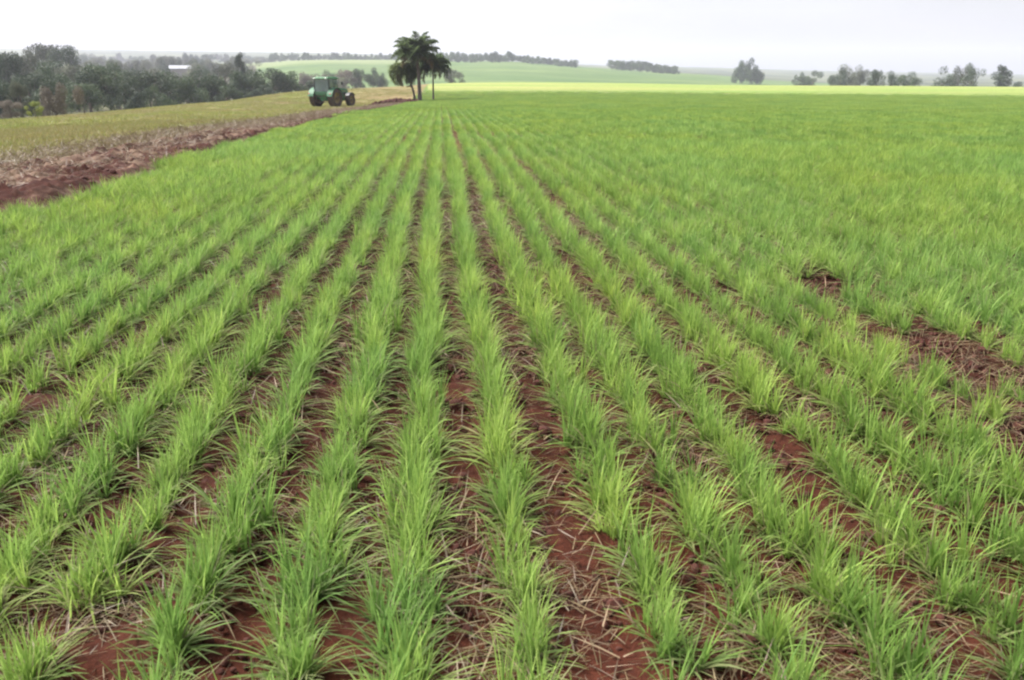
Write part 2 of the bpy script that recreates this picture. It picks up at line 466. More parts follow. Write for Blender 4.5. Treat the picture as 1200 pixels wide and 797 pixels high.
# ------------------------------------------------------------------ blades
def blades(root, phi, L, wd, th0, curl, K=5, side=None, rnd=None, dry=None, twist=None):
    n = len(root); ds = (L / K)
    d = np.c_[np.cos(phi), np.sin(phi), np.zeros(n)]
    if twist is None: twist = rng.uniform(-.5, .5, n)
    sd_ = np.c_[-np.sin(phi), np.cos(phi), np.zeros(n)]
    P = root.copy(); V = []; G = []
    prof = [.75, 1, .95, .75, .45, .06] if K == 5 else np.interp(np.linspace(0, 1, K + 1), [0, .25, .6, 1], [.8, 1, .8, .06])
    th = th0.copy()
    for k in range(K + 1):
        up = np.c_[d[:, 0] * np.cos(th), d[:, 1] * np.cos(th), -np.sin(th)]
        wv = sd_ * np.cos(twist)[:, None] + up * np.sin(twist)[:, None]
        h = wv * (wd * prof[k] / 2)[:, None]
        V += [P - h, P + h]; G += [np.full(n, k / K)] * 2
        P = P + (d * np.sin(th)[:, None] + np.array([0, 0, 1.]) * np.cos(th)[:, None]) * ds[:, None]
        th = th + curl / K
    V = np.stack(V, 1).reshape(-1, 3)                      # n*(2K+2)
    m = 2 * K + 2
    base = (np.arange(n) * m)[:, None, None]
    q = np.array([[2 * k, 2 * k + 1, 2 * k + 3, 2 * k + 2] for k in range(K)])[None]
    Fq = (base + q).reshape(-1, 4)
    G = np.stack(G, 1).reshape(-1)
    C = np.c_[np.repeat(rnd, m), G, np.repeat(dry, m)]
    V[:, 2] = np.maximum(V[:, 2], .004)
    return V, Fq, C

def join(parts):
    Vs, Fs, Cs = [], [], []; b = 0
    for V, F_, C in parts:
        Vs.append(V); Fs.append(F_ + b); Cs.append(C); b += len(V)
    return np.concatenate(Vs), np.concatenate(Fs), np.concatenate(Cs)

def crop_segment(length, nb, K=5, wmul=1.0, hmul=1.0, lowfrac=.58, rows=1, rs=ROW_S, spread=.024):
    """length along +Y; blades around x=0"""
    out = []
    for rw in range(rows):
        x0 = (rw - (rows - 1) / 2) * rs
        n = int(nb)
        nt_ = max(3, int(length / .028))
        ty = rng.uniform(-length / 2, length / 2, nt_); tx = rng.normal(0, spread, nt_); thh = rng.uniform(.6, 1.25, nt_)
        ti = rng.integers(0, nt_, n)
        root = np.c_[x0 + tx[ti] + rng.normal(0, .006, n), ty[ti] + rng.normal(0, .008, n), np.full(n, -.005)]
        phi = rng.uniform(0, 2 * math.pi, n)
        L = rng.uniform(.075, .178, n) * thh[ti] * hmul
        th0 = np.abs(rng.normal(.11, .17, n)); curl = np.abs(rng.normal(.38, .42, n))
        wd = rng.uniform(.0024, .0054, n) * wmul
        rnd = np.clip(rng.normal(.55, .25, n), 0, 1); dry = np.where(rng.random(n) < .04, rng.uniform(.4, 1, n), np.clip(rng.normal(0, .05, n), 0, 1))
        out.append(blades(root, phi, L, wd, th0, curl, K, rnd=rnd, dry=dry))
        # outer leaves that arch over into the gap, duller and partly withered
        n2 = int(nb * lowfrac)
        ti = rng.integers(0, nt_, n2)
        root = np.c_[x0 + tx[ti], ty[ti], np.full(n2, .0)]
        sgn = rng.choice([0, math.pi], n2)
        phi = sgn + rng.normal(0, .7, n2)
        L = rng.uniform(.055, .155, n2) * hmul
        th0 = rng.uniform(.5, 1.1, n2); curl = rng.uniform(.4, 1.2, n2)
        wd = rng.uniform(.003, .0068, n2) * wmul
        dry = np.clip(rng.beta(1.1, 1.5, n2), 0, 1) * .9
        out.append(blades(root, phi, L, wd, th0, curl, K, rnd=rng.uniform(0, .7, n2), dry=dry))
    return join(out)

SRC = {}
def src_collection(name, meshes, mat):
    c = bpy.data.collections.new(name)
    for i, (V, F_, C) in enumerate(meshes):
        me = np_mesh('%s_mesh' % name, V, F_, {'leaf': C}); me.materials.append(mat)
        o = bpy.data.objects.new('%s_piece' % name, me); c.objects.link(o)
    return c

def scatter(name, coll, P, rot, scl, idx):
    """one object that lays copies of the collection's pieces on points"""
    me = bpy.data.meshes.new(name)
    n = len(P)
    me.vertices.add(n); me.vertices.foreach_set('co', np.asarray(P, np.float32).ravel())
    a = me.attributes.new('rot', 'FLOAT_VECTOR', 'POINT'); a.data.foreach_set('vector', np.asarray(rot, np.float32).ravel())
    a = me.attributes.new('scl', 'FLOAT_VECTOR', 'POINT'); a.data.foreach_set('vector', np.asarray(scl, np.float32).ravel())
    a = me.attributes.new('idx', 'INT', 'POINT'); a.data.foreach_set('value', np.asarray(idx, np.int32))
    o = bpy.data.objects.new(name, me); COL.objects.link(o)
    ng = bpy.data.node_groups.new(name, 'GeometryNodeTree')
    ng.interface.new_socket('Geometry', in_out='INPUT', socket_type='NodeSocketGeometry')
    ng.interface.new_socket('Geometry', in_out='OUTPUT', socket_type='NodeSocketGeometry')
    gi = ng.nodes.new('NodeGroupInput'); go = ng.nodes.new('NodeGroupOutput')
    ci = ng.nodes.new('GeometryNodeCollectionInfo'); ci.inputs['Collection'].default_value = coll
    ci.inputs['Separate Children'].default_value = True; ci.inputs['Reset Children'].default_value = True
    ip = ng.nodes.new('GeometryNodeInstanceOnPoints'); ip.inputs['Pick Instance'].default_value = True
    def na_(nm, dt):
        q = ng.nodes.new('GeometryNodeInputNamedAttribute'); q.data_type = dt; q.inputs['Name'].default_value = nm
        return [s for s in q.outputs if s.enabled and s.name == 'Attribute'][0]
    e2r = ng.nodes.new('FunctionNodeEulerToRotation')
    L = ng.links
    L.new(gi.outputs[0], ip.inputs['Points']); L.new(ci.outputs[0], ip.inputs['Instance'])
    L.new(na_('rot', 'FLOAT_VECTOR'), e2r.inputs[0]); L.new(e2r.outputs[0], ip.inputs['Rotation'])
    L.new(na_('scl', 'FLOAT_VECTOR'), ip.inputs['Scale'])
    L.new(na_('idx', 'INT'), ip.inputs['Instance Index'])
    L.new(ip.outputs[0], go.inputs[0])
    md = o.modifiers.new('scatter', 'NODES'); md.node_group = ng
    return o

# gaps: bare places in the crop, pixel ellipses of the photograph turned into ground ellipses (u, v, ru, rv)
def gpix(x, y, z=0.0):
    cx, cy = (x - 600) / F_PX, (398.5 - y) / F_PX
    dx, dy, dz = cx, math.cos(TH) + cy * math.sin(TH), -math.sin(TH) + cy * math.cos(TH)
    t = (z - CAM_H) / dz
    return dx * t, dy * t
BARE = []
for (px, py, ru, rv) in [(1060, 410, .30, .24), (1130, 425, .34, .26), (1180, 470, .25, .22), (1000, 385, .12, .14), (1045, 345, .20, .16), (965, 340, .25, .10),
                         (870, 385, .10, .16), (940, 375, .12, .16), (770, 480, .3, .04), (235, 600, .10, .05), (1195, 520, .2, .2),
                         (345, 495, .12, .05), (830, 545, .16, .05), (1040, 590, .10, .06)]:
    x_, y_ = gpix(px, py); u_, v_ = uv_of(x_, y_); BARE.append((u_, v_, ru, rv))
def bare(u, v):
    d = np.zeros_like(u)
    for (a, b, ru, rv) in BARE:
        d = np.maximum(d, 1 - np.sqrt(((u - a) / ru) ** 2 + ((v - b) / rv) ** 2))
    return d

rows_k = np.arange(-17, 620)
def row_wob(u, k):
    sh = np.select([k == 0, k == 1, k == -1, k == 2, k == 3, k == 4, k == 5], [-.020, .022, -.008, .010, -.016, .020, .008], 0.0)
    return sh * np.clip((26 - u) / 16, 0, 1) + (vnoise(u / 2.2, k * 13.7, 71) - .5) * .045 + (vnoise(u / .5, k * 7.1, 72) - .5) * .018

def row_points(r0, r1, step, kstep=1, azl=(-40, 40)):
    us_, vs_, ks_ = [], [], []
    for k in rows_k[::kstep]:
        v0 = ROW_0 + k * ROW_S + (kstep - 1) * ROW_S / 2
        umax = math.sqrt(max(r1 ** 2 - v0 ** 2, 0))
        if umax <= 0: continue
        u_ = np.arange(-1, umax, step) + rng.uniform(0, step)
        us_.append(u_); vs_.append(np.full(len(u_), v0)); ks_.append(np.full(len(u_), k))
    u_, v_, k_ = map(np.concatenate, (us_, vs_, ks_))
    v_ = v_ + row_wob(u_, k_) * (kstep == 1)
    x_, y_ = xy_of(u_, v_); r_ = np.hypot(x_, y_); a_ = np.degrees(np.arctan2(x_, y_))
    ok = (r_ >= r0) & (r_ < r1) & (((a_ > azl[0]) & (a_ < azl[1])) | (r_ < 2.0)) & (v_ > edge_v(u_) + .12)
    return u_[ok], v_[ok], k_[ok], x_[ok], y_[ok], r_[ok]

segs_hi = src_collection('crop_tuft', [crop_segment(.18, random.randint(100, 150), 5, .95) for _ in range(22)], M_crop)
segs_mid = src_collection('crop_row_piece', [crop_segment(.5, 300, 3, 1.15, hmul=.75) for _ in range(8)], M_crop)
segs_far = src_collection('crop_patch', [crop_segment(1.0, 300, 2, 1.9, rows=4, lowfrac=.12, hmul=.7, spread=.05) for _ in range(8)], M_crop)

def row_rot(n): 
    return np.c_[np.zeros(n), np.zeros(n), -ROW_AZ * np.ones(n) * 1.0 + rng.choice([0, math.pi], n)]

# near crop
u_, v_, k_, x_, y_, r_ = row_points(.7, 15, .125)
gapn = fbm(u_ / .7, k_ * 3.3, 3, 81); bz = bare(u_, v_)
pk = np.clip(.97 - np.clip(.25 - gapn, 0, 1) * 4, .25, 1) * np.clip(1 - bz * 4.0, .3, 1)
ok = rng.random(len(u_)) < pk
u_, v_, k_, x_, y_, r_, bz = [q[ok] for q in (u_, v_, k_, x_, y_, r_, bz)]
n = len(u_)
hh = (.80 + .5 * fbm(u_ / .6, k_ * 5.1, 3, 82)) * np.clip(1 - bz * .5, .5, 1) * rng.uniform(.9, 1.12, n)
rot = row_rot(n); rot[:, 2] += rng.normal(0, .12, n); rot[:, 0] = rng.normal(0, .06, n); rot[:, 1] = rng.normal(0, .07, n)
sc_ = np.c_[hh * rng.uniform(.9, 1.15, n) * (1 + .75 * np.clip((r_ - 4) / 7, 0, 1) * np.clip((np.abs(v_ - .5) - 1.2) / 2, 0.15, 1)), hh, hh]
o = scatter('crop_rows', segs_hi, np.c_[x_, y_, height(x_, y_)], rot, sc_, rng.integers(0, 22, n))
tag(o, 'rows of young bright green cereal crop in the foreground soil', 'crop', kind='stuff')
n_near = n
# middle crop
u_, v_, k_, x_, y_, r_ = row_points(15, 34, .42)
bz = bare(u_, v_); gapn = fbm(u_ / 1.2, k_ * 3.3, 3, 83)
ok = rng.random(len(u_)) < np.clip(1 - bz * 4, 0, 1) * np.clip(.97 - np.clip(.33 - gapn, 0, 1) * 4, .1, 1)
u_, v_, k_, x_, y_, r_ = [q[ok] for q in (u_, v_, k_, x_, y_, r_)]; n = len(u_)
hh = (.85 + .35 * fbm(u_ / 1.5, k_ * 5.1, 3, 84)) * rng.uniform(.92, 1.1, n)
rot = row_rot(n)
o = scatter('crop_rows', segs_mid, np.c_[x_, y_, height(x_, y_)], rot, np.c_[hh * 1.5, np.ones(n), hh], rng.integers(0, 8, n))
tag(o, 'closed green rows of young cereal across the middle of the field', 'crop', kind='stuff')
# far crop
u_, v_, k_, x_, y_, r_ = row_points(33.6, 150, .95, 4, azl=(-14, 38))
ok = rng.random(len(u_)) < np.clip((160 - r_) / 70, 0, 1)
u_, v_, k_, x_, y_, r_ = [q[ok] for q in (u_, v_, k_, x_, y_, r_)]; n = len(u_)
hh = (.9 + .3 * fbm(u_ / 4, v_ / 4, 3, 85)) * np.clip((165 - r_) / 55, .3, 1)
o = scatter('crop_rows', segs_far, np.c_[x_, y_, height(x_, y_)], row_rot(n), np.c_[np.ones(n) * 1.02, np.ones(n) * 1.05, hh], rng.integers(0, 8, n))
tag(o, 'even green sheet of young cereal reaching to the far edge', 'crop', kind='stuff')
n_far = n

# straw and withered leaves on the soil
def straw_piece(n, spread, lmin=.02, lmax=.12, lift=.5, h=0.01):
    root = np.c_[rng.normal(0, spread, n), rng.normal(0, spread, n), rng.uniform(.003, h, n)]
    return blades(root, rng.uniform(0, 6.28, n), rng.uniform(lmin, lmax, n), rng.uniform(.0015, .0042, n), rng.uniform(1.1, 1.6, n), rng.uniform(-.1, .5, n), 3,
                  rnd=rng.uniform(0, 1, n), dry=rng.beta(1, 2, n) * .8)
straws = src_collection('straw_bits', [straw_piece(9, .06) for _ in range(10)], M_straw)
def wedge_pts(n, r0, r1, a0=-38, a1=38):
    r_ = np.sqrt(rng.uniform(r0 ** 2, r1 ** 2, n)); a_ = np.radians(rng.uniform(a0, a1, n))
    return np.sin(a_) * r_, np.cos(a_) * r_
x_, y_ = wedge_pts(44000, .8, 13); u_, v_ = uv_of(x_, y_)
den = fbm(x_ / .5, y_ / .5, 3, 91) + .15 * (bare(u_, v_) > 0)
ok = (v_ > edge_v(u_) - .1) & (rng.random(len(x_)) < np.clip((den - .32) * 2.6, .08, 1)); x_, y_ = x_[ok], y_[ok]; n = len(x_)
o = scatter('straw', straws, np.c_[x_, y_, height(x_, y_) + .006], np.c_[rng.normal(0, .08, n), rng.normal(0, .08, n), rng.uniform(0, 6.28, n)],
            np.repeat(rng.uniform(.6, 1.25, n)[:, None], 3, 1), rng.integers(0, 10, n))
tag(o, 'dry straw and withered leaves lying between the crop rows', 'straw', kind='stuff')
# the same litter, longer and thicker, on the turned soil
us_ = rng.uniform(0, 1, 22000) ** 1.6 * 88 + .5; tv = rng.beta(1.7, 1.1, 22000)
vs_ = edge_v(us_) - .05 - tv * (plough_w(us_) + .9); x_, y_ = xy_of(us_, vs_); n = len(x_)
o = scatter('straw', straws, np.c_[x_, y_, height(x_, y_) + rng.uniform(.02, .08, n)], np.c_[rng.normal(0, .35, n), rng.normal(0, .35, n), rng.uniform(0, 6.28, n)],
            np.repeat(rng.uniform(1.0, 2.2, n)[:, None], 3, 1), rng.integers(0, 10, n))
tag(o, 'grey straw litter mixed into the ploughed red strip', 'straw', kind='stuff')

# clods
def clod_mesh(seed):
    import bmesh
    bm = bmesh.new(); bmesh.ops.create_icosphere(bm, subdivisions=2, radius=.5)
    rs = random.Random(seed); off = [Vector((rs.uniform(-1, 1), rs.uniform(-1, 1), rs.uniform(-1, 1))).normalized() for _ in range(7)]
    for v in bm.verts:
        d = v.co.normalized(); v.co = d * (.5 - .12 * sum(max(0, d.dot(q) - .55) for q in off) + rs.uniform(-.035, .035))
        v.co.z *= .7
    me = bpy.data.meshes.new('clod_mesh'); bm.to_mesh(me); bm.free(); me.materials.append(M_clod)
    return me
cc = bpy.data.collections.new('clods')
for i in range(6): cc.objects.link(bpy.data.objects.new('clod_piece', clod_mesh(i)))
x_, y_ = wedge_pts(75000, .8, 10); u_, v_ = uv_of(x_, y_); ok = v_ > edge_v(u_) - .2; x_, y_ = x_[ok], y_[ok]
n = len(x_); s_ = np.clip(rng.lognormal(-4.4, .6, n), .005, .06)
o = scatter('soil_clods', cc, np.c_[x_, y_, height(x_, y_) + s_ * .1], rng.uniform(0, 6.28, (n, 3)), np.repeat(s_[:, None], 3, 1), rng.integers(0, 6, n))
tag(o, 'small crumbs of red soil between the crop rows', 'soil clods', kind='stuff')
us_ = rng.uniform(0, 1, 9000) ** 1.5 * 70 + .5; tv = rng.beta(1.5, 1.7, 9000)
vs_ = edge_v(us_) - tv * plough_w(us_); x_, y_ = xy_of(us_, vs_); n = len(x_); s_ = np.clip(rng.lognormal(-3.3, .5, n), .015, .12)
o = scatter('soil_clods', cc, np.c_[x_, y_, height(x_, y_) + .03 + s_ * .2], rng.uniform(0, 6.28, (n, 3)), np.repeat(s_[:, None], 3, 1), rng.integers(0, 6, n))
tag(o, 'large turned clods of dark red soil in the ploughed strip', 'soil clods', kind='stuff')
# heap of red earth between tractor and palms
px_, ry = np.array([445, 478]), np.array([83, 88])
t_ = rng.uniform(0, 1, 1600)
ax0 = [math.sin(az_of(440)) * 80, math.cos(az_of(440)) * 80]; ax1 = [math.sin(az_of(480)) * 85, math.cos(az_of(480)) * 85]
x_ = ax0[0] + (ax1[0] - ax0[0]) * t_ + rng.normal(0, .25, 1600); y_ = ax0[1] + (ax1[1] - ax0[1]) * t_ + rng.normal(0, 1.6, 1600)
s_ = rng.uniform(.12, .4, 1600); zz = height(x_, y_) + rng.uniform(0, .32, 1600) * np.sin(np.clip(t_, 0, 1) * math.pi)
o = scatter('soil_clods', cc, np.c_[x_, y_, zz], rng.uniform(0, 6.28, (1600, 3)), np.repeat(s_[:, None], 3, 1), rng.integers(0, 6, 1600))
tag(o, 'heaped bare red earth between the tractor and the palms', 'soil clods', kind='stuff')

# stubble field
def stub_patch(n, green):
    root = np.c_[rng.uniform(-.55, .55, n), rng.uniform(-.55, .55, n), np.zeros(n)]
    dry = np.where(rng.random(n) < (1 - green), rng.uniform(.6, 1, n), rng.uniform(0, .4, n))
    return blades(root, rng.uniform(0, 6.28, n), rng.uniform(.04, .13, n), rng.uniform(.006, .016, n), rng.uniform(.1, 1.3, n), rng.uniform(0, .8, n), 2, rnd=rng.uniform(0, 1, n), dry=dry)
stubs = src_collection('stubble_patch', [stub_patch(230, gq) for gq in (.15, .25, .4, .5, .65, .8, .9)], M_stub)
x_, y_ = wedge_pts(9000, 7, 150, -40, -6); u_, v_ = uv_of(x_, y_); r_ = np.hypot(x_, y_)
pxx = 600 + x_ / y_ * F_PX / math.cos(TH)
cr = np.interp(pxx, [-400, 0, 100, 200, 300, 350, 430, 490], [66, 70, 88, 110, 155, 170, 235, 290])
ok = (v_ < edge_v(u_) - plough_w(u_) - .15) & (r_ < cr) & ~((pxx > 395) & (r_ > 88) & (rng.random(len(x_)) < .5))
x2, y2 = wedge_pts(3500, 6, 35, -40, -8); u2, v2 = uv_of(x2, y2); ok2 = v2 < edge_v(u2) - plough_w(u2) - .15
x_ = np.r_[x_[ok], x2[ok2]]; y_ = np.r_[y_[ok], y2[ok2]]; n = len(x_)
gi_ = np.clip((fbm(x_ / 3, y_ / 5, 4, 31) - .34) * 20 + rng.normal(0, 1.3, n), 0, 6).astype(int)
gi_ = np.where((600 + x_ / y_ * F_PX / math.cos(TH) > 395) & (np.hypot(x_, y_) > 84), rng.integers(0, 3, n), gi_)
o = scatter('stubble', stubs, np.c_[x_, y_, height(x_, y_)], np.c_[np.zeros(n), np.zeros(n), rng.uniform(0, 6.28, n)],
            np.c_[np.ones(n), np.ones(n), rng.uniform(.6, 1.3, n)], gi_)
tag(o, 'yellow-green stubble and low weeds in the field beside the tractor', 'stubble', kind='stuff')

# ------------------------------------------------------------------ trees
def crown(nleaf, lobes, leaf, flat=1.0, dryp=.03):
    """lobes: list of (x,y,z,r) ; leaf-sized faces spread through their shells"""
    lo = np.array(lobes); wt = lo[:, 3] ** 2; wt /= wt.sum()
    li = rng.choice(len(lo), nleaf, p=wt)
    d = rng.normal(size=(nleaf, 3)); d /= np.linalg.norm(d, axis=1)[:, None]
    rad = lo[li, 3] * (rng.uniform(.35, 1.12, nleaf) ** .6)
    c = lo[li, :3] + d * rad[:, None] * np.array([1, 1, flat])
    nn = d + rng.normal(0, .6, (nleaf, 3)); nn /= np.linalg.norm(nn, axis=1)[:, None]
    t1 = np.cross(nn, rng.normal(size=(nleaf, 3))); t1 /= np.linalg.norm(t1, axis=1)[:, None]; t2 = np.cross(nn, t1)
    s = (leaf * rng.uniform(.5, 1.3, nleaf))[:, None]
    V = np.stack([c - t1 * s, c - t2 * s * .6, c + t1 * s, c + t2 * s * .6], 1).reshape(-1, 3)
    Fq = np.arange(nleaf * 4).reshape(-1, 4)
    lobe_t = rng.uniform(0, 1, len(lo))[li]
    R_ = np.clip(lobe_t * .75 + rng.uniform(0, .3, nleaf), 0, 1)
    C = np.c_[R_, np.zeros(nleaf), np.where(rng.random(nleaf) < dryp, .8, 0)]
    return V, Fq, np.repeat(C, 4, 0)

def tree_kind(kind):
    """unit tree, 1 high; returns (trunk mesh, crown mesh)"""
    tb = MB(); lobes = []
    if kind == 'round':
        n = random.randint(13, 18); w_ = .42
        for i in range(n):
            a = random.uniform(0, 6.28); q = math.sqrt(random.random()) * w_; z = random.uniform(.2, .88)
            q *= math.sqrt(max(0.05, 1 - ((z - .5) / .46) ** 2))
            lobes.append((math.cos(a) * q, math.sin(a) * q, z, random.uniform(.10, .17)))
        th_ = .45
    elif kind == 'tall':
        n = random.randint(13, 17)
        for i in range(n):
            z = .3 + .62 * i / n; a = random.uniform(0, 6.28); q = random.uniform(.02, .17) * (1.2 - abs(z - .6))
            lobes.append((math.cos(a) * q, math.sin(a) * q, z, random.uniform(.07, .115)))
        th_ = .8
    elif kind == 'open':
        n = random.randint(14, 18)
        for i in range(n):
            a = random.uniform(0, 6.28); q = random.uniform(.03, .38); z = random.uniform(.16, .88)
            lobes.append((math.cos(a) * q, math.sin(a) * q, z, random.uniform(.11, .17)))
        th_ = .5
    else:   # low
        n = random.randint(12, 16)
        for i in range(n):
            a = random.uniform(0, 6.28); q = math.sqrt(random.random()) * .75; z = random.uniform(.15, .85 - .45 * q)
            lobes.append((math.cos(a) * q, math.sin(a) * q, z, random.uniform(.16, .26)))
        th_ = .25
    bend = random.uniform(-.04, .04)
    tb.tube([(0, 0, -.06), (bend * .5, 0, th_ * .5), (bend, 0, th_)], [.026, .02, .013], 7)
    for (x, y, z, r) in lobes[::2]:
        st = th_ * random.uniform(.55, 1)
        tb.tube([(bend * st / th_, 0, min(st, z)), (x * .5, y * .5, (min(st, z) + z) / 2 + .02), (x, y, z)], [.011, .007, .003], 5)
    return tb.mesh('trunk', True), lobes

NL = {'round': 8000, 'tall': 4200, 'open': 5600, 'low': 7000}
LS = {'round': .0145, 'tall': .015, 'open': .014, 'low': .025}
KINDS = {}
def kind_mesh(kind, i, mat):
    key = (kind, i, mat.name)
    if key not in KINDS:
        tm, lobes = tree_kind(kind)
        tm.materials.append(M_bark)
        V_, F_, C_ = crown(NL[kind], lobes, LS[kind])
        cm = np_mesh('crown', V_, F_, {'leaf': C_}, smooth=False); cm.materials.append(mat)
        zt = np.percentile(V_[:, 2], 99.5); hw = np.percentile(np.abs(V_[:, 0]), 98)
        KINDS[key] = (tm, cm, zt, hw)
    return KINDS[key]

def tree(name, x, r, ytop, wpx, kind, mat, label, group=None, cat='tree', ybase=None, var=None):
    a = az_of(x); X_, Y_ = math.sin(a) * r, math.cos(a) * r
    zb = float(height(X_, Y_)) if ybase is None else z_of(ybase, r, x)
    H = z_of(ytop, r, x) - zb
    if kind in ('round', 'low'): kind = 'low' if wpx / (F_PX / math.cos(TH)) * r / H > 1.15 else 'round'
    if kind == 'bush': kind = 'low'
    i = random.randint(0, 3) if var is None else var
    tm, cm, zt, hw = kind_mesh(kind, i, mat)
    t = empty(name, (X_, Y_, zb), random.uniform(0, 6.28))
    wm = wpx / (F_PX / math.cos(TH)) * r / 2
    t.scale = (wm / hw, wm / hw, H / zt)
    tag(t, label, cat, group)
    for nm, me in (('trunk', tm), ('crown', cm)):
        add_obj(nm, me, None, t)
    return t

# the wood in the valley at the left: front rank, taller second rank, hazy third rank
G1 = 'trees of the wood beyond the stubble field'
front = [(-40, 150, 84, 50), (-12, 130, 88, 40), (18, 128, 92, 34), (34, 140, 84, 36), (58, 150, 76, 40), (100, 140, 78, 40), (92, 128, 98, 30), (124, 142, 74, 40), (150, 150, 82, 36),
         (140, 132, 98, 30), (172, 150, 84, 36), (196, 158, 82, 36), (178, 140, 100, 30), (216, 160, 88, 34), (236, 168, 84, 34), (252, 180, 86, 30), (274, 178, 84, 34), (296, 182, 82, 34), (318, 190, 80, 34),
         (262, 160, 98, 26), (306, 175, 96, 26), (340, 200, 84, 30), (358, 215, 92, 24)]
for i, (x, r, yt, wp) in enumerate(front):
    tree('broadleaf_tree', x, r, yt + 2 + random.uniform(-2, 2), wp * 1.3, random.choice(['round', 'low', 'low']), M_tree, 'dark green broadleaf tree in the front rank of the wood beyond the stubble', G1)
second = [(-30, 200, 60, 40), (2, 195, 62, 34), (26, 205, 64, 40), (108, 210, 70, 30), (135, 220, 68, 34), (160, 230, 76, 34), (185, 240, 78, 32), (200, 300, 80.5, 26), (222, 310, 80, 26), (210, 290, 81, 22), (240, 250, 74, 34), (262, 250, 70, 30),
          (283, 255, 60, 20), (300, 260, 76, 30), (66, 220, 72, 40), (86, 215, 76, 30)]
for x, r, yt, wp in second:
    if x == 283: continue
    tree('broadleaf_tree', x, r, yt + (4 if x > 95 else 0), wp * 1.25, random.choice(['round', 'open', 'low']), random.choice([M_tree, M_tree_pale, M_tree_pale]), 'hazy grey-green tree in the second rank of the valley wood', G1)  # mostly paler leaves: haze put into the colour to set this rank back
tree('broadleaf_tree', 283, 240, 62, 11, 'tall', M_tree, 'single taller tree rising above the right end of the valley wood')
G2 = 'tall hazy trees behind the left end of the wood'
for x, r, yt, wp in [(44, 300, 53, 34), (62, 310, 52, 34), (78, 290, 53, 30)]:
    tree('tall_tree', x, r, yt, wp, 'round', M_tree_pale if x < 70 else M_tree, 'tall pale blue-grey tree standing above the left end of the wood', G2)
G3 = 'scattered hazy trees in the valley behind the wood'
for i in range(34):
    x = 100 + i * 5.8 + random.uniform(-3, 3); r = random.uniform(380, 800)
    if 190 < x < 226: r = random.uniform(520, 800)
    yt = random.uniform(66, 74) if x < 230 else random.uniform(66, 76)
    tree('valley_tree', x, r, yt, random.uniform(14, 24), random.choice(['round', 'open', 'low']), M_tree_pale, 'small hazy tree scattered in the valley behind the wood', G3)  # pale leaf colour carries extra haze for this farthest rank
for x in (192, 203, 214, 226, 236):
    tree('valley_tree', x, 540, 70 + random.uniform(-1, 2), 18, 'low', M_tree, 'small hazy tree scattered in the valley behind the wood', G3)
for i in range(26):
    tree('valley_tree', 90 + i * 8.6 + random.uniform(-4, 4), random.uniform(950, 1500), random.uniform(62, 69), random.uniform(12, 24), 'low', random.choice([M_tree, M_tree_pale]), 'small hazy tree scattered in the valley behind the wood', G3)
# shrubs at the rim of the stubble field, left
tree('dry_shrub', 66, 82, 99, 40, 'low', M_tree_brown, 'large brownish leafless shrub in front of the wood', cat='shrub')
tree('dry_shrub', 3, 72, 118, 22, 'low', M_tree_brown, 'low rust-brown shrub at the left edge of the picture', cat='shrub')
tree('pale_shrub', 33, 74, 119, 12, 'low', M_stub, 'small yellow-green shrub between the two brown shrubs', cat='shrub')
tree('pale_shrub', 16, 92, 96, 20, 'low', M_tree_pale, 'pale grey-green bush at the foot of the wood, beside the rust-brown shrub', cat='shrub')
# trees behind the tractor
G4 = 'grey-brown trees in a row behind the tractor'
for x, r, yt, wp in [(366, 330, 86, 24), (384, 335, 83, 22), (400, 330, 82, 20), (412, 345, 84, 16), (422, 335, 81, 16), (437, 340, 80, 20), (446, 345, 86, 14)]:
    tree('field_tree', x, r, yt, wp * 1.25, 'low', M_tree_brown if x in (366, 400, 412) else M_tree, 'grey-brown tree in the row behind the tractor', G4)
tree('field_tree', 530, 330, 79, 30, 'low', M_tree_pale, 'rounded grey-green tree just right of the palms', cat='tree')
# ridge lines
G5 = 'distant trees along the ridge left of the palms'
for i in range(26):
    x = 318 + i * 6.2; r = random.uniform(1000, 1200)
    tree('ridge_tree', x, r, random.uniform(61, 65.5), random.uniform(9, 15), random.choice(['round', 'low']), M_tree, 'small blue-grey tree on the distant ridge left of the palms', G5)
G6 = 'trees along the ridge right of the palms'
for i in range(34):
    x = 518 + i * 5.0 + random.uniform(-2, 2); r = 930 + random.uniform(-30, 30)
    if 676 < x < 682: continue
    yb = np.interp(x, [518, 600, 690], [70, 72, 79]); hpx = np.interp(x, [518, 600, 690], [9.5, 9, 6]) * random.uniform(.75, 1.2)
    tree('ridge_tree', x, r, yb - hpx, random.uniform(11, 18), random.choice(['low', 'low', 'round']), M_tree, 'dark tree in the line on the green ridge right of the palms', G6)
tree('ridge_tree', 596, 925, 60, 7, 'tall', M_tree, 'narrow tree standing tallest in the line on the green ridge')
G7 = 'trees of the square wood on the ridge'
for i in range(28):
    x = 718 + i * 2.75 + random.uniform(-1, 1); r = 900 + random.uniform(-25, 40)
    yt = np.interp(x, [716, 745, 795], [71, 71.5, 79]) + random.uniform(-.8, .8)
    tree('plantation_tree', x, r, yt, random.uniform(9, 13), 'low', M_tree, 'dark tree of the square-edged wood on the ridge, right of centre', G7)
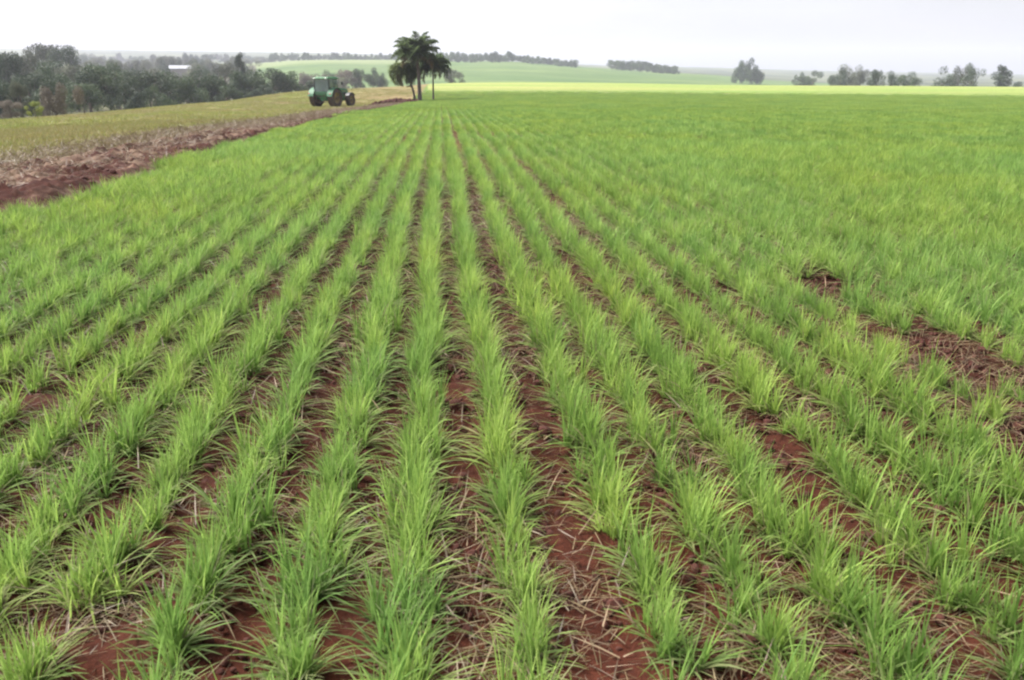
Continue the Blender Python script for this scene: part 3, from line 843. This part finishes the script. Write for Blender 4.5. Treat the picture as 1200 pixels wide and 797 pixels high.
# lone groups on the right
for x, r, yt, wp, kd, mt, lb in [
    (868, 690, 72, 21, 'bush', M_tree, 'left and leafier of the pair of dark trees alone on the green rise'),
    (880, 700, 69, 24, 'bush', M_tree, 'right and taller of the pair of trees alone on the green rise'),
    (938, 560, 85, 14, 'low', M_tree, 'low dark bush left in the small pair at the field horizon'),
    (953, 560, 83, 20, 'low', M_tree, 'low rounded bush right in the small pair at the field horizon'),
    (985, 470, 80, 20, 'round', M_tree, 'grey-green tree at the left of the rounded horizon clump'),
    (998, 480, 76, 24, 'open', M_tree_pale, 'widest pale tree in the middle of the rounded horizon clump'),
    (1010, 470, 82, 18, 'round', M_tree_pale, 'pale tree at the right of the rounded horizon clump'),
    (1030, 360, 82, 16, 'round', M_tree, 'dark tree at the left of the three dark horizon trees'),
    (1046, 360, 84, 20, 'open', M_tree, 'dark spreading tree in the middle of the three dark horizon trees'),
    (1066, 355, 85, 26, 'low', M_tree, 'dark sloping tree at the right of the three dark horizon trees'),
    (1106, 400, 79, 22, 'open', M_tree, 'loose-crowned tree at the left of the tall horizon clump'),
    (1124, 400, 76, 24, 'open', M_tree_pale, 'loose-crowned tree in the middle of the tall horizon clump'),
    (1140, 395, 75, 18, 'open', M_tree, 'loose-crowned tree at the right of the tall horizon clump'),
    (1174, 400, 77, 15, 'tall', M_tree, 'lone slim tree standing near the right edge of the horizon'),
    (1196, 380, 98 - 1, 16, 'low', M_tree, 'low strip of bush at the right edge of the field horizon')]:
    tree('horizon_tree', x, r, yt if yt < 96 else 96, wp * 1.12, kd, mt, lb)

# ------------------------------------------------------------------ palms
def palm(name, x, r, ybase, ytop_trunk, lean, flen, nf, mat, label, trad=.13, droop=1.0, up=1.35):
    a = az_of(x); X_, Y_ = math.sin(a) * r, math.cos(a) * r
    zb = float(height(X_, Y_)); H = z_of(ytop_trunk, r, x) - zb
    root = empty(name, (X_, Y_, zb)); tag(root, label, 'palm', 'palms at the end of the ploughed strip')
    tb = MB(); pts = []; rad = []
    for i in range(15):
        t = i / 14; pts.append((lean * t * t, 0, -.1 + (H + .1) * t)); rad.append(trad * (1.35 - .55 * t if t < .2 else 1.2 - .35 * t) * (1 + .05 * (i % 2)))
    tb.tube(pts, rad, 12); tb.build('trunk', M_dbark, root, True)
    top = Vector(pts[-1]); parts = []; rach = MB()
    for f in range(nf):
        ph = f * 2.39996 + random.uniform(-.2, .2)
        q = f / (nf - 1); el = up - q * 1.55 + random.uniform(-.12, .12)      # start elevation
        L = flen * random.uniform(.85, 1.1) * (1 - .12 * abs(q - .4)); K = 14
        p = top.copy(); P_ = [p.copy()]; D_ = []
        e = el
        for k in range(K):
            d = Vector((math.cos(ph) * math.cos(e), math.sin(ph) * math.cos(e), math.sin(e)))
            D_.append(d); p = p + d * (L / K); P_.append(p.copy()); e -= droop * (.045 + .012 * k) * 1.35
        rach.tube(P_[::2], [.03 * (1 - i / 8) + .006 for i in range(len(P_[::2]))], 5)
        rs_, ps_, Ls, ths, cs = [], [], [], [], []
        for k in range(2 * K, 10 * K):
            tq = k / (10 * K); idx = tq * K; i0 = min(int(idx), K - 1)
            pos = P_[i0].lerp(P_[i0 + 1], idx - i0)
            for sgn in (-1, 1):
                rs_.append(pos); ps_.append(ph + sgn * random.uniform(.7, 1.5)); Ls.append(L * .26 * math.sin(math.pi * (.12 + .85 * tq)) * random.uniform(.8, 1.15))
                ths.append(random.uniform(.7, 1.9)); cs.append(random.uniform(.5, 1.3))
        n = len(rs_); zs = np.array([v[:] for v in rs_])
        off = 50.0; zs2 = zs.copy(); zs2[:, 2] += off
        V_, F_, C_ = blades(zs2, np.array(ps_), np.array(Ls), np.full(n, .075) * (flen / 2.6), np.array(ths), np.array(cs), 3,
                            rnd=np.clip(rng.normal(.35 + .3 * random.random(), .2, n), 0, 1), dry=np.full(n, .7 if (q > .93) else 0.))
        V_[:, 2] -= off; parts.append((V_, F_, C_))
    V_, F_, C_ = join(parts)
    cr_ = add_obj('crown', np_mesh('crown', V_, F_, {'leaf': C_}), mat, root)
    rach.build('frond_stems', mat, root, True)
    return root

PR = 88
palm('palm_tree', 491, PR, 118, 66, -.15, 2.9, 42, M_palm, 'tall palm with feathery dark crown, highest of the cluster at the field edge', .17, .62, 1.5)
palm('palm_tree', 485, PR + 1.5, 112, 84, -1.0, 2.45, 30, M_palm_l, 'short light green palm leaning left under the tallest palm', .10, 1.5, 1.3)
palm('palm_tree', 507, PR + 3, 115, 79, .05, 2.4, 34, M_palm, 'dark middle-sized palm close right of the tallest palm', .08, 1.0, 1.45)

# ------------------------------------------------------------------ far farm shed
M_white = plain('pale_sheet_roof', (.36, .38, .41), .6, 0, .3, .4)
M_wall = plain('shed_wall', (.35, .33, .32), .9)
M_dark = plain('dark_opening', (.04, .04, .045), .9)
a = az_of(212); r = 470
gx, gy = math.sin(a) * r, math.cos(a) * r
sh = empty('farm_shed', (gx, gy, float(height(gx, gy))), -a)
tag(sh, 'long farm shed with a white roof among the trees of the valley', 'shed')
zt = z_of(77, r, 212) - sh.location.z
b = MB(); b.box(-4.8, 4.8, -3.5, 3.5, 0, zt - 1.6); b.build('wall', M_wall, sh)
b = MB(); b.prism([(-4.0, zt - 1.6), (0, zt), (4.0, zt - 1.6), (4.0, zt - 1.45), (0, zt + .18), (-4.0, zt - 1.45)], -5.4, 5.4)
ro = b.build('roof', M_white, sh); ro.rotation_euler = (0, 0, math.radians(90))
for dx in (-3.6, 0.2, 3.8):
    b = MB(); b.box(dx - .9, dx + .9, -3.56, -3.503, .0, min(2.6, zt - 2)); b.build('door', M_dark, sh)

# ------------------------------------------------------------------ tractor
M_green = plain('green_paint', (.04, .19, .07), .55, 0, .15, 3)
M_green2 = plain('pale_dusty_green_paint', (.05, .16, .08), .6, 0, .2, 3)
M_yellow = plain('yellow_paint', (.22, .16, .03), .7, 0, .2, 3, (.07, .045, .03))
M_tyre = plain('tyre_rubber', (.022, .02, .019), .85, 0, .4, 5, (.10, .06, .045))
M_iron = plain('dark_iron', (.03, .03, .032), .6, 0, .3, 6, (.09, .05, .035))
M_black = plain('black_trim', (.02, .02, .022), .5)
M_lamp = plain('lamp_glass', (.7, .7, .68), .15)
M_red = plain('tail_lamp_red', (.5, .03, .02), .3)
m, nt, out = mat_new('cab_glass')
p = N(nt, 'ShaderNodeBsdfPrincipled'); p.inputs['Base Color'].default_value = (.13, .19, .17, 1); p.inputs['Roughness'].default_value = .06
p.inputs['Alpha'].default_value = .6; p.inputs['Specular IOR Level'].default_value = .9
nt.links.new(p.outputs[0], out.inputs['Surface']); M_glass = m

a = az_of(389); r = 77; tx, ty = math.sin(a) * r, math.cos(a) * r
HEAD = math.radians(90) - a - math.radians(31)            # x axis of the tractor: away and to the right
tr_ = empty('tractor', (tx, ty, float(height(tx, ty)) - .03), HEAD)
tag(tr_, 'green tractor with glazed cab and yellow wheel rims on the stubble, seen from behind', 'tractor')
tr_.scale = (.95, .95, .87)
XO = -1.35                                                # centre the machine on its base
def wheel(cx, cy, R, wd, nm):
    wh = empty(nm, (cx + XO, cy, R)); wh.parent = tr_
    s = 1 if cy > 0 else -1
    b = MB(); h = wd / 2
    b.lathe_y([(-h, R * .62), (-h * 1.02, R * .80), (-h * .85, R * .93), (-h * .4, R * .965), (h * .4, R * .965), (h * .85, R * .93), (h * 1.02, R * .80), (h, R * .62), (h * .7, R * .56), (-h * .7, R * .56)], 40)
    nl = 20
    for k in range(nl):                                   # chevron lugs
        for sg in (-1, 1):
            t0 = 2 * math.pi * (k + (.5 if sg > 0 else 0)) / nl; t1 = t0 + .22
            vs = []
            for (yy, t) in ((0.02 * sg, t0), (h * sg, t1)):
                for dt in (-.045, .045):
                    for rr_ in (R * .93, R * 1.0 - abs(yy) * .06):
                        vs.append((math.cos(t + dt) * rr_, yy, math.sin(t + dt) * rr_))
            b.add(vs, [(0, 1, 3, 2), (4, 6, 7, 5), (1, 5, 7, 3), (0, 2, 6, 4), (0, 4, 5, 1), (2, 3, 7, 6)])
    b.build('tyre', M_tyre, wh)
    b = MB(); q = h * .25 * s
    b.lathe_y([(-h * .7, R * .61), (h * .7, R * .61), (h * .7, R * .55), (q + .03, R * .50), (q + .03, R * .16), (q + .10 * s, R * .15), (q + .10 * s, .01), (q - .03, .01), (q - .03, R * .50), (-h * .7, R * .55)], 36)
    b.build('rim', M_yellow, wh, True)
    b = MB()
    for k in range(8):
        t = 2 * math.pi * k / 8; c, s_ = math.cos(t) * R * .11, math.sin(t) * R * .11
        b.tube([(c, q + .10 * s, s_), (c, q + .14 * s, s_)], .018, 6)
    b.build('wheel_nuts', M_iron, wh)
    return wh
for sy in (-1, 1):
    wheel(0, sy * .98, .92, .52, 'rear_wheel')
    wheel(2.75, sy * .95, .66, .40, 'front_wheel')
X = XO
b = MB(); b.box(X - .45, X + 1.2, -.33, .33, .62, 1.25, .05); b.box(X + 1.1, X + 3.05, -.22, .22, .68, 1.1, .04); b.tube([(X, -.85, .92), (X, .85, .92)], .15, 12); b.tube([(X + 2.75, -.8, .66), (X + 2.75, .8, .66)], .09, 10)
b.build('chassis', M_green, tr_)
b = MB(); b.prism([(X + 1.02, 1.12), (X + 3.35, 1.05), (X + 3.42, 1.25), (X + 3.36, 1.62), (X + 3.15, 1.74), (X + 1.02, 1.92)], -.36, .36)
hood = b.build('hood', M_green, tr_)
for sy in (-1, 1):
    b = MB(); y = sy * .362; b.prism([(X + 1.1, 1.60), (X + 3.1, 1.50), (X + 3.1, 1.56), (X + 1.1, 1.68)], min(y, y + sy * .006), max(y, y + sy * .006)); b.build('stripe', M_yellow, hood)
    b = MB(); b.box(X + 2.1, X + 3.0, min(y, y + sy * .006), max(y, y + sy * .006), 1.16, 1.42); b.build('side_grille', M_black, hood)
    b = MB(); b.box(X + 3.36, X + 3.42, sy * .22 - .09, sy * .22 + .09, 1.40, 1.54, .01); b.build('headlight', M_lamp, hood)
b = MB(); b.box(X + 3.40, X + 3.44, -.28, .28, 1.10, 1.36, .005); b.build('front_grille', M_black, hood)
b = MB()
for k in range(8): b.box(X + 3.3, X + 3.75, -.32 + k * .08, -.26 + k * .08, .62, 1.0, .015)
b.build('front_weights', M_iron, tr_)
# cab
cab = empty('cab', (0, 0, 0)); cab.parent = tr_
b = MB()
cs = [(-.62, .80), (1.0, .72)]
for (cx, hw) in cs:
    for sy in (-1, 1):
        b.tube([(X + cx, sy * hw, 1.22), (X + cx * (1.0 if cx > 0 else .92), sy * hw * .97, 2.0), (X + cx * .9, sy * hw * .9, 2.72)], .045, 6)
for sy in (-1, 1):
    b.tube([(X + .25, sy * .79, 1.22), (X + .2, sy * .76, 2.0), (X + .2, sy * .72, 2.72)], .032, 6)
    b.tube([(X - .62, sy * .8, 1.75), (X + .25, sy * .79, 1.75)], .03, 6)
b.tube([(X - .62, -.8, 1.52), (X - .62, .8, 1.52)], .035, 6)
b.build('cab_frame', M_black, cab)
b = MB(); b.box(X - .62, X + 1.0, -.72, .72, 1.12, 1.30, .03); b.build('cab_floor', M_green, cab)
b = MB(); b.prism([(X - .70, 1.28), (X - .62, 1.28), (X - .62, 1.54), (X - .70, 1.54)], -.70, .70); b.build('rear_panel', M_green2, cab)
b = MB(); b.prism([(X - .60, 1.56), (X - .57, 1.56), (X - .53, 2.68), (X - .56, 2.68)], -.70, .70); b.build('rear_window', M_glass, cab)
b = MB(); b.prism([(X + 1.0, 1.9), (X + 1.02, 1.9), (X + .93, 2.68), (X + .90, 2.68)], -.64, .64); b.build('windscreen', M_glass, cab)
for sy in (-1, 1):
    y = sy * .765
    b = MB(); b.prism([(X - .55, 1.79), (X + .18, 1.79), (X + .14, 2.66), (X - .50, 2.66)], y - .008, y + .008); b.build('side_window', M_glass, cab)
    b = MB(); b.prism([(X + .30, 1.30), (X + .95, 1.30), (X + .88, 2.66), (X + .26, 2.66)], y - .008, y + .008); dr = b.build('door', M_glass, cab)
    b = MB(); b.box(X + .36, X + .48, y + sy * .012 - .01, y + sy * .012 + .01, 1.72, 1.77); b.build('handle', M_black, dr)
b = MB(); b.box(X - .82, X + 1.12, -.84, .84, 2.72, 2.86, .05); b.box(X - .60, X + .95, -.70, .70, 2.845, 2.93, .03)
rf = b.build('roof', M_green, cab)
for sy in (-1, 1):
    for cx in (-.84, 1.10):
        b = MB(); b.box(X + cx, X + cx + .05, sy * .58 - .09, sy * .58 + .09, 2.74, 2.83, .01); b.build('work_lamp', M_lamp, rf)
b = MB(); b.box(X - .2, X + .3, -.25, .25, 1.30, 1.62, .05); b.box(X - .28, X - .14, -.25, .25, 1.55, 2.25, .05); b.build('seat', M_black, cab)
b = MB(); b.tube([(X + .8, 0, 1.3), (X + .62, 0, 1.95)], .03, 6)
ring = [(X + .60 + .03 * math.cos(t), .19 * math.sin(t), 1.97 + .17 * math.cos(t)) for t in [k * math.pi / 8 for k in range(17)]]
b.tube(ring, .014, 6); b.build('steering_wheel', M_black, cab)
for sy in (-1, 1):                                        # curved rear fenders
    poly = []
    for k in range(11):
        t = math.radians(15 + k * 15.5); poly.append((X + math.cos(t) * 1.02, .92 + math.sin(t) * 1.0))
    for k in range(10, -1, -1):
        t = math.radians(15 + k * 15.5); poly.append((X + math.cos(t) * .975, .92 + math.sin(t) * .955))
    b = MB()
    for k in range(10):
        q = [poly[k], poly[k + 1], poly[20 - k], poly[21 - k]]
        b.prism(q, sy * .98 - .27, sy * .98 + .27)
    fd = b.build('fender', M_green2, tr_)
    b = MB(); b.box(X - 1.05, X - 1.0, sy * 1.1 - .07, sy * 1.1 + .07, 1.30, 1.40, .01); b.build('tail_lamp', M_red, fd)
    b = MB(); b.tube([(X + .98, sy * .74, 2.35), (X + 1.12, sy * 1.08, 2.38)], .015, 6); b.box(X + 1.08, X + 1.13, sy * 1.12 - .09, sy * 1.12 + .09, 2.16, 2.46, .015); b.build('mirror', M_black, tr_)
    b = MB(); poly = []
    for k in range(7):                                    # front mudguards
        t = math.radians(35 + k * 18)
        t2 = math.radians(35 + (k + 1) * 18)
        if k < 6: b.prism([(X + 2.75 + math.cos(t) * .74, .66 + math.sin(t) * .74), (X + 2.75 + math.cos(t2) * .74, .66 + math.sin(t2) * .74), (X + 2.75 + math.cos(t2) * .715, .66 + math.sin(t2) * .715), (X + 2.75 + math.cos(t) * .715, .66 + math.sin(t) * .715)], sy * .95 - .19, sy * .95 + .19)
    b.build('front_mudguard', M_black, tr_)
    b = MB()
    for k in range(3): b.box(X + .95, X + 1.3, min(sy * .62, sy * .92), max(sy * .62, sy * .92), .45 + k * .28, .48 + k * .28)
    for cx in (.95, 1.3): b.tube([(X + cx, sy * .90, .45), (X + cx, sy * .80, 1.2)], .018, 6)
    b.build('step', M_iron, tr_)
b = MB(); b.tube([(X + 1.18, -.50, 1.2), (X + 1.18, -.50, 2.5), (X + 1.12, -.50, 2.85), (X + 1.02, -.50, 2.95)], [.07, .06, .045, .045], 10); b.build('exhaust', M_iron, tr_, True)
b = MB()                                                  # three-point hitch and drawbar
for sy in (-1, 1):
    b.tube([(X - .4, sy * .3, .72), (X - 1.25, sy * .42, .62)], .04, 6); b.tube([(X - .45, sy * .3, 1.28), (X - .95, sy * .38, 1.2), (X - .95, sy * .38, .66)], .035, 6)
b.tube([(X - .42, 0, 1.15), (X - 1.15, 0, 1.02)], .035, 6); b.box(X - 1.1, X - .4, -.06, .06, .44, .52)
b.build('hitch', M_iron, tr_)

# ------------------------------------------------------------------ haze
hb = MB(); hb.box(-4700, 4700, -4700, 4700, -32, 125)
m, nt, out = mat_new('haze_air')
pv = N(nt, 'ShaderNodeVolumePrincipled'); pv.inputs['Color'].default_value = (.83, .86, 1.0, 1); pv.inputs['Density'].default_value = .00027
pv.inputs['Anisotropy'].default_value = .2
nt.links.new(pv.outputs[0], out.inputs['Volume'])
hz = hb.build('haze', m); tag(hz, kind='stuff')
print('crop near', n_near, 'far', n_far)
